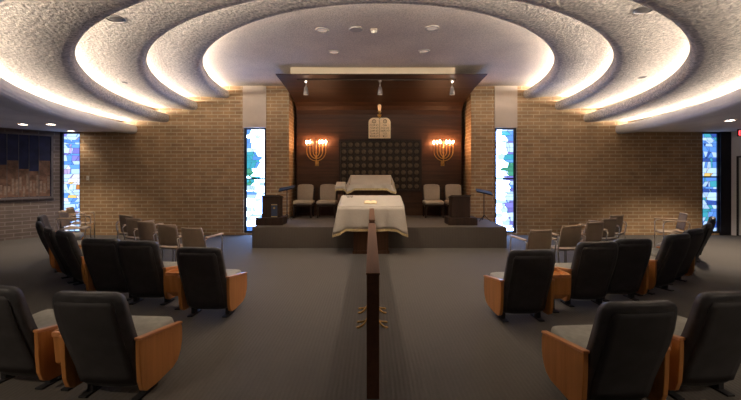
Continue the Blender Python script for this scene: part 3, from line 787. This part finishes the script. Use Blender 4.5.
# ------------------------------------------------------------------ auditorium seats
TGT = Vector((.2, 8.0))
def facing(X, d): return math.atan2(-(TGT.x-X), TGT.y-d)   # rotation about z so local +Y faces target
def backring(z, hw, y, th, n=6):
    pts = []
    # front edge slightly concave, back slightly convex
    m = 10
    for i in range(m+1):
        u = -1+2*i/m; pts.append((hw*u, y+th/2-.02*(1-u*u)*-1*-1 - .012*abs(u)**6, z))
    for i in range(m+1):
        u = 1-2*i/m; pts.append((hw*u, y-th/2-.018*(1-u*u) + .02*abs(u)**6, z))
    return pts
SIDE = [(-.17, .465), (.325, .385), (.335, .35), (.335, .25), (.315, .175), (.275, .115), (.21, .085), (.0, .070), (-.09, .075), (-.13, .10), (-.155, .17), (-.165, .3)]
PAN = {}
def make_seat():
    e = empty('auditorium_seat', (0, 0, 0))
    bm = bmesh.new()
    rows = [(.085, .19, -.035, .05), (.10, .225, -.04, .07), (.14, .24, -.05, .085), (.26, .243, -.08, .1), (.40, .246, -.135, .1), (.52, .25, -.185, .095), (.64, .25, -.225, .09), (.74, .245, -.25, .085), (.785, .237, -.26, .08), (.81, .220, -.265, .07), (.823, .195, -.268, .05), (.827, .13, -.268, .03)]
    loft(bm, [backring(*r) for r in rows]); b = link('backrest', bm, 'leather', e, smooth=True)
    # rear shell panel, inset from the padding edge
    bm = bmesh.new()
    rr = [(.13, .20, -.05, .085), (.19, .205, -.063, .09), (.26, .208, -.08, .1), (.40, .21, -.135, .1), (.52, .213, -.185, .095), (.64, .213, -.225, .09), (.73, .208, -.248, .085), (.765, .19, -.256, .08)]
    def rp_(r, u):
        z, hw, y, th = r; return (hw*u, y-th/2-.018*(1-(u*hw/.24)**2)-.006, z)
    V = [[bm.verts.new(rp_(r, -1+2*i/8)) for i in range(9)] for r in rr]
    for a_, b_ in zip(V, V[1:]):
        for i in range(8): bm.faces.new((a_[i], a_[i+1], b_[i+1], b_[i]))
    p = link('back_panel', bm, 'leather_b', e, smooth=True); so = p.modifiers.new('s', 'SOLIDIFY'); so.thickness = .012
    bm = bmesh.new()
    def srow(z, in_): return rring(.235-in_, -.07+in_, .36-in_*1.3, z, r=.07)
    rg = [srow(.33, .03), srow(.345, .005), srow(.38, 0), srow(.41, .006), srow(.425, .03), srow(.428, .07)]
    rg = [[(x, y, z+.03*max(0, y)/.36 - .012) for x, y, z in r] for r in rg]
    loft(bm, rg); s = link('seat_cushion', bm, 'seatgrey', e, smooth=True)
    bm = bmesh.new(); loft(bm, [rring(.15, -.02, .22, .22, r=.05), rring(.22, -.06, .31, .27, r=.06), rring(.225, -.065, .33, .33, r=.06)]); link('seat_pan', bm, 'leather_b', e, smooth=True)
    for sx in (-1, 1):
        bm = bmesh.new(); xa, xb = (sx*.258, sx*.292) if sx > 0 else (sx*.292, sx*.258)
        prism(bm, SIDE, 'x', xa, xb); sp = link('side_panel', bm, 'cherry', e, bevel=.005); PAN[sx] = sp
        bm = bmesh.new(); prism(bm, [(-.175, .465), (.33, .384), (.33, .404), (-.175, .486)], 'x', xa-.006, xb+.006); link('arm_cap', bm, 'cherry_t', sp, bevel=.006)
        bm = bmesh.new(); c_ = sx*.20
        box(bm, c_-.022, c_+.022, -.02, .04, .012, .25); box(bm, c_-.03, c_+.03, -.09, .12, 0, .014); link('leg', bm, 'steel', e, bevel=.003)
    return e
proto = make_seat()
def at_top(px, py, H=.825):
    d = F*(HC-H)/(py-HY); return Vector(((px-CX)*d/F, d))
def seat_origin(px, py):
    t = at_top(px, py); 
    a = facing(*t); f = Vector((-math.sin(a), math.cos(a))); o_ = t + f*.265; return o_
used = [False]
seats = {}
def place_seat(key, px, py, label, group, rot, sides):
    t = at_top(px, py); rot = R_(rot); o_ = t + Vector((-math.sin(rot), math.cos(rot)))*.265
    e = proto.copy(); COL.objects.link(e)
    for ch in list(proto.children):
        if ch is PAN[-1] and 'l' not in sides or ch is PAN[1] and 'r' not in sides: continue
        copy_tree(ch, e)
    e.location = (o_.x, o_.y, 0); e.rotation_euler = (0, 0, facing(*o_) if rot is None else rot)
    tag(e, label, 'auditorium seat', group); seats[key] = e
    return e
G = 'black leather auditorium seats'
ROT = {'L1': (-4, 'lr'), 'L2': (-8, 'r'), 'M1': (-3, 'lr'), 'M2': (-3, 'r'), 'M3': (-4, 'l'), 'M4': (-32, 'r'), 'M5': (-40, 'l'), 'M6': (-46, 'r'), 'M7': (-58, 'l'), 'R1': (4, 'lr'), 'R2': (6, 'l'), 'N1': (3, 'lr'), 'N2': (3, 'l'), 'N3': (4, 'r'), 'N4': (21, 'l'), 'N5': (27, 'r'), 'N6': (40, 'l'), 'N7': (50, 'r')}
for k, px, py, lab in (
    ('L1', 88, 291.5, 'black leather seat in the nearest left row, whole back and wooden end panel in view'),
    ('L2', -12, 285, 'black leather seat cut off by the left edge of the photo, nearest row'),
    ('M1', 199, 247, 'black leather seat at the aisle end of the second left row'),
    ('M2', 137, 240.5, 'black leather seat of the second left row, second from the aisle'),
    ('M3', 100.5, 238, 'black leather seat of the second left row, third from the aisle'),
    ('M4', 64.5, 231, 'black leather seat of the second left row, fourth from the aisle, turned sideways'),
    ('M5', 49.5, 227.5, 'black leather seat of the second left row, fifth from the aisle, turned sideways'),
    ('M6', 40, 222, 'black leather seat of the second left row, sixth from the aisle'),
    ('M7', 42, 215.5, 'black leather seat farthest from the aisle, beside the left wall'),
    ('R1', 639, 301, 'black leather seat in the nearest right row with wooden end panel at the aisle'),
    ('R2', 733, 291, 'black leather seat cut off by the right edge of the photo, nearest row'),
    ('N1', 532, 249.5, 'black leather seat at the aisle end of the second right row'),
    ('N2', 598, 241.5, 'black leather seat of the second right row, second from the aisle'),
    ('N3', 633, 238.5, 'black leather seat of the second right row, third from the aisle'),
    ('N4', 678, 234, 'black leather seat of the second right row, fourth from the aisle, turned sideways'),
    ('N5', 694, 229, 'black leather seat of the second right row, fifth from the aisle, turned sideways'),
    ('N6', 707, 223.5, 'black leather seat of the second right row, sixth from the aisle'),
    ('N7', 712, 217, 'black leather seat at the far end of the second right row before the blue window')):
    place_seat(k, px, py, lab, G, *ROT[k])
for ch in list(proto.children_recursive): bpy.data.objects.remove(ch)
bpy.data.objects.remove(proto)
# consoles between seats
def console(k1, k2, label):
    a, b = seats[k1], seats[k2]
    pa, pb = a.location.copy(), b.location.copy()
    v = pb-pa; L = v.length; m = (pa+pb)/2
    ang = math.atan2(v.y, v.x)
    # local x along the row
    rz = (a.rotation_euler.z+b.rotation_euler.z)/2
    w = max(.08, L*abs(math.cos(rz-ang)) - .70)/2
    e = empty('armrest_console', m, rz, label, 'console', 'wooden consoles between the seats')
    bm = bmesh.new(); loft(bm, [[(-w*.6, -.02, .15), (w*.6, -.02, .15), (w*.6, .12, .15), (-w*.6, .12, .15)], [(-w, -.08, .22), (w, -.08, .22), (w, .18, .22), (-w, .18, .22)], [(-w, -.10, .42), (w, -.10, .42), (w, .19, .42), (-w, .19, .42)]]); link('body', bm, 'cherry', e, bevel=.006)
    bm = bmesh.new(); box(bm, -w, w, -.11, -.085, .42, .455); box(bm, -w, w, .175, .20, .42, .465); box(bm, -w, -w+.02, -.085, .175, .42, .46); box(bm, w-.02, w, -.085, .175, .42, .46); link('top_rim', bm, 'cherry_t', e, bevel=.004)
    bm = bmesh.new(); box(bm, -.022, .022, .02, .08, .012, .16); box(bm, -.03, .03, -.06, .16, 0, .014); link('leg', bm, 'steel', e)
console('L1', 'L2', 'cherry wood console between the two nearest left seats')
console('M1', 'M2', 'cherry wood console between the first two seats of the second left row')
console('M3', 'M4', 'cherry wood console between third and fourth seats of the second left row')
console('R1', 'R2', 'cherry wood console between the two nearest right seats')
console('N1', 'N2', 'cherry wood console between the first two seats of the second right row')
console('N3', 'N4', 'cherry wood console between third and fourth seats of the second right row')

# ------------------------------------------------------------------ tan arm chairs
def make_armchair():
    e = empty('arm_chair', (0, 0, 0))
    bm = bmesh.new()
    def bk(u, v):
        z = .47+.33*v; x = (-1+2*u)*(.185-.02*(v**6)); y = -.20-.06*v+.035*(abs(-1+2*u)**2)
        return Vector((x, y, z))
    grid(bm, bk, 10, 8); o = link('backrest', bm, 'tan', e, smooth=True); s = o.modifiers.new('s', 'SOLIDIFY'); s.thickness = .014
    bm = bmesh.new(); tube(bm, [bk(i/10, 1.0) + Vector((0, 0, .004)) for i in range(11)], .013, 6); link('back_rim', bm, 'tan_arm', e, smooth=True)
    bm = bmesh.new()
    def st(u, v): 
        x = (-1+2*u)*.21; y = -.2+.42*v; return Vector((x, y, .44-.02*math.sin(v*PI)-.03*max(0, v-.85)/.15+.015*abs(-1+2*u)**3))
    grid(bm, st, 10, 10); o = link('seat', bm, 'tan', e, smooth=True); s = o.modifiers.new('s', 'SOLIDIFY'); s.thickness = .014
    for sx in (-1, 1):
        bm = bmesh.new(); tube(bm, [(sx*.235, .20, 0), (sx*.235, .20, .60), (sx*.235, .17, .645), (sx*.235, .1, .655)], .010, 7); link('front_leg', bm, 'chrome', e, smooth=True)
        bm = bmesh.new(); tube(bm, [(sx*.235, -.27, 0), (sx*.225, -.2, .43), (sx*.225, -.22, .52), (sx*.23, -.24, .63), (sx*.235, -.20, .655)], .010, 7); link('rear_leg', bm, 'chrome', e, smooth=True)
        bm = bmesh.new(); loft(bm, [[(sx*.235-.022, y, .655), (sx*.235+.022, y, .655), (sx*.235+.022, y, .68), (sx*.235-.022, y, .68)] for y in (-.22, .0, .21)]); link('armrest', bm, 'tan_arm', e, bevel=.006)
    bm = bmesh.new(); tube(bm, [(-.225, .18, .42), (.225, .18, .42)], .009, 6); tube(bm, [(-.225, -.19, .42), (.225, -.19, .42)], .009, 6); link('seat_rail', bm, 'chrome', e)
    return e
ac = make_armchair(); used2 = [False]
G2 = 'tan arm chairs with metal legs'
for px, py, lab in (
    (190, 229, 'tan arm chair of the front left row, nearest the aisle'), (165, 225.5, 'tan arm chair of the front left row, second from the aisle'),
    (144, 222.3, 'tan arm chair of the front left row, third from the aisle'), (131.5, 219, 'tan arm chair of the front left row, fourth from the aisle'), (124, 216, 'tan arm chair at the far end of the front left row'),
    (542.5, 231, 'tan arm chair of the front right row, nearest the aisle'), (573.5, 226.5, 'tan arm chair of the front right row, second from the aisle'),
    (597, 223, 'tan arm chair of the front right row, third from the aisle'), (611, 219.5, 'tan arm chair of the front right row, fourth from the aisle'), (618.5, 216, 'tan arm chair at the far end of the front right row'),
    (61, 211.5, 'tan arm chair below the left corner window, behind the leather seats'), (68, 208, 'tan arm chair directly before the left corner window, farther back'),
    (686, 214, 'tan arm chair beside the right corner window, behind the leather seats')):
    d = F*.8/(py-HY); t = Vector(((px-CX)*d/F, d)); a = facing(*t)*.2
    if px in (61, 68): a = R_(-75)
    if px == 686: a = R_(70)
    f = Vector((-math.sin(a), math.cos(a))); p = t+f*.26
    e = copy_tree(ac) if used2[0] else ac; used2[0] = True
    e.location = (p.x, p.y, 0); e.rotation_euler = (0, 0, a); tag(e, lab, 'chair', G2)

# ------------------------------------------------------------------ picture on the left wall
def wl(s, off, z):
    n = Vector((.779, -.627)); p = LW0+U*s+n*off; return Vector((p.x, p.y, z))
def wbox(bm, s0, s1, o0, o1, z0, z1, mi=0):
    vs = [bm.verts.new(wl(s, o_, z)) for s, o_, z in ((s0,o0,z0),(s1,o0,z0),(s1,o1,z0),(s0,o1,z0),(s0,o0,z1),(s1,o0,z1),(s1,o1,z1),(s0,o1,z1))]
    for q in ((0,3,2,1),(4,5,6,7),(0,1,5,4),(1,2,6,5),(2,3,7,6),(3,0,4,7)): bm.faces.new([vs[i] for i in q]).material_index = mi
M['night'] = simple('night_blue_weave', (.014, .020, .07), .8, var=.3, scale=5)
M['town'] = simple('brown_town_weave', (.15, .085, .06), .8, var=.45, scale=9)
M['town2'] = simple('pale_town_weave', (.22, .16, .13), .8, var=.35, scale=14)
bm = bmesh.new(); wbox(bm, .17, 1.85, .0, .05, 1.02, 2.62)
pic = link('wall_picture', bm, 'night'); tag(pic, 'wide framed picture of a brown town under a dark blue sky on the left wall', 'picture')
bm = bmesh.new(); wbox(bm, .15, .19, .0, .08, .99, 2.65); wbox(bm, 1.83, 1.87, 0, .08, .99, 2.65); wbox(bm, .19, 1.83, 0, .08, .99, 1.04); wbox(bm, .19, 1.83, 0, .08, 2.61, 2.65); link('frame', bm, 'frame_grey', pic)
bm = bmesh.new(); edges = [.21, .43, .62, .81, 1.02, 1.23, 1.44, 1.65, 1.82]; tops = [1.97, 1.70, 1.75, 1.96, 1.85, 1.8, 1.95, 1.7]
for i, t in enumerate(tops):
    s0, s1 = edges[i], edges[i+1]; wbox(bm, s0, s1, .05, .056, 1.05, t)
    r = random.Random(i)
    for k in range(3):
        w = (s1-s0)/3; wbox(bm, s0+w*k+.01, s0+w*k+w*.8, .056, .060, 1.05+r.uniform(0,.2), min(t, 1.3+r.uniform(0, .35)), 1)
link('townscape', bm, ['town', 'town2'], pic)
bm = bmesh.new()
for s in edges[1:-1]: wbox(bm, s-.004, s+.004, .055, .064, 1.04, 2.61)
link('panel_joints', bm, 'frame_grey', pic)

# light switch on the brick wall
p = at(88, 178, D); e = empty('light_switch', (p.x, D, p.z), 0, 'small ivory light switch on brick right of the left corner window', 'switch')
bm = bmesh.new(); box(bm, -.035, .035, -.012, 0, -.06, .06); link('plate', bm, 'switch', e, bevel=.003)
bm = bmesh.new(); box(bm, -.008, .008, -.022, -.012, -.015, .015); link('toggle', bm, 'cream', e)
# exit sign hanging from the soffit at the right edge
p = at(744.5, 133, 8.8); e = empty('exit_sign', (p.x, 8.8, 2.75), 0, 'red lit exit sign hanging from the low ceiling at the right edge', 'exit sign')
zz = p.z-2.75
bm = bmesh.new(); box(bm, -.16, .16, -.02, .02, zz-.08, zz+.09); link('housing', bm, 'blackplastic', e, bevel=.004)
bm = bmesh.new(); box(bm, -.01, .01, -.01, .01, zz+.09, 0); link('bracket', bm, 'blackplastic', e)
cu = bpy.data.curves.new('t', 'FONT'); cu.body = 'EXIT'; cu.size = .16; cu.align_x = 'CENTER'; cu.extrude = .002
to = bpy.data.objects.new('t', cu); COL.objects.link(to); dg = bpy.context.evaluated_depsgraph_get(); dg.update()
me = bpy.data.meshes.new_from_object(to.evaluated_get(dg)); bpy.data.objects.remove(to); me.materials.clear(); me.materials.append(M['redsign'])
o = bpy.data.objects.new('exit_letters', me); COL.objects.link(o); o.parent = e; o.rotation_euler = (PI/2, 0, 0); o.location = (0, -.024, zz-.055)

# ------------------------------------------------------------------ camera, world, view
cam = bpy.data.cameras.new('camera'); co = bpy.data.objects.new('camera', cam); COL.objects.link(co)
cam.sensor_width = 36; cam.lens = 36*F/741; cam.shift_y = -25/741; cam.shift_x = -0.5/741; cam.clip_start = .05
co.location = (0, 0, HC); co.rotation_euler = (PI/2, 0, 0); sc.camera = co
w = bpy.data.worlds.new('world'); sc.world = w; w.use_nodes = True
w.node_tree.nodes['Background'].inputs[0].default_value = (.35, .45, .7, 1); w.node_tree.nodes['Background'].inputs[1].default_value = .1
# out-of-view fill lamps, added in the low ceiling to lift the ambient light
for X, Y, lab in ((-3.4, 0.4, 'unseen fill downlight added in the low ceiling behind the left rows'), (3.9, .4, 'unseen fill downlight added in the low ceiling behind the right rows')):
    e = empty('downlight', (X, Y, ZC[4]), 0, lab, 'ceiling light', 'recessed downlights')
    bm = bmesh.new(); lathe(bm, [(.11, 0), (.11, -.012), (.085, -.014)], seg=24); link('trim_ring', bm, 'trimring', e)
    bm = bmesh.new(); lathe(bm, [(.084, -.002), (.01, -.006)], seg=24); link('lens', bm, 'lampface', e)
    l = bpy.data.lights.new('lamp', 'SPOT'); l.energy = 70; l.spot_size = R_(130); l.spot_blend = .8; l.shadow_soft_size = .07; l.color = (1, .8, .62)
    lo = bpy.data.objects.new('lamp', l); COL.objects.link(lo); lo.parent = e; lo.location = (0, 0, -.05)
vs_ = sc.view_settings
sc.display_settings.display_device = 'sRGB'
vs_.view_transform = 'Standard'; vs_.look = 'None'; vs_.gamma = 1; vs_.use_curve_mapping = False; vs_.exposure = 1.9
sc.cycles.max_bounces = 6; sc.cycles.diffuse_bounces = 4; sc.cycles.sample_clamp_indirect = 5
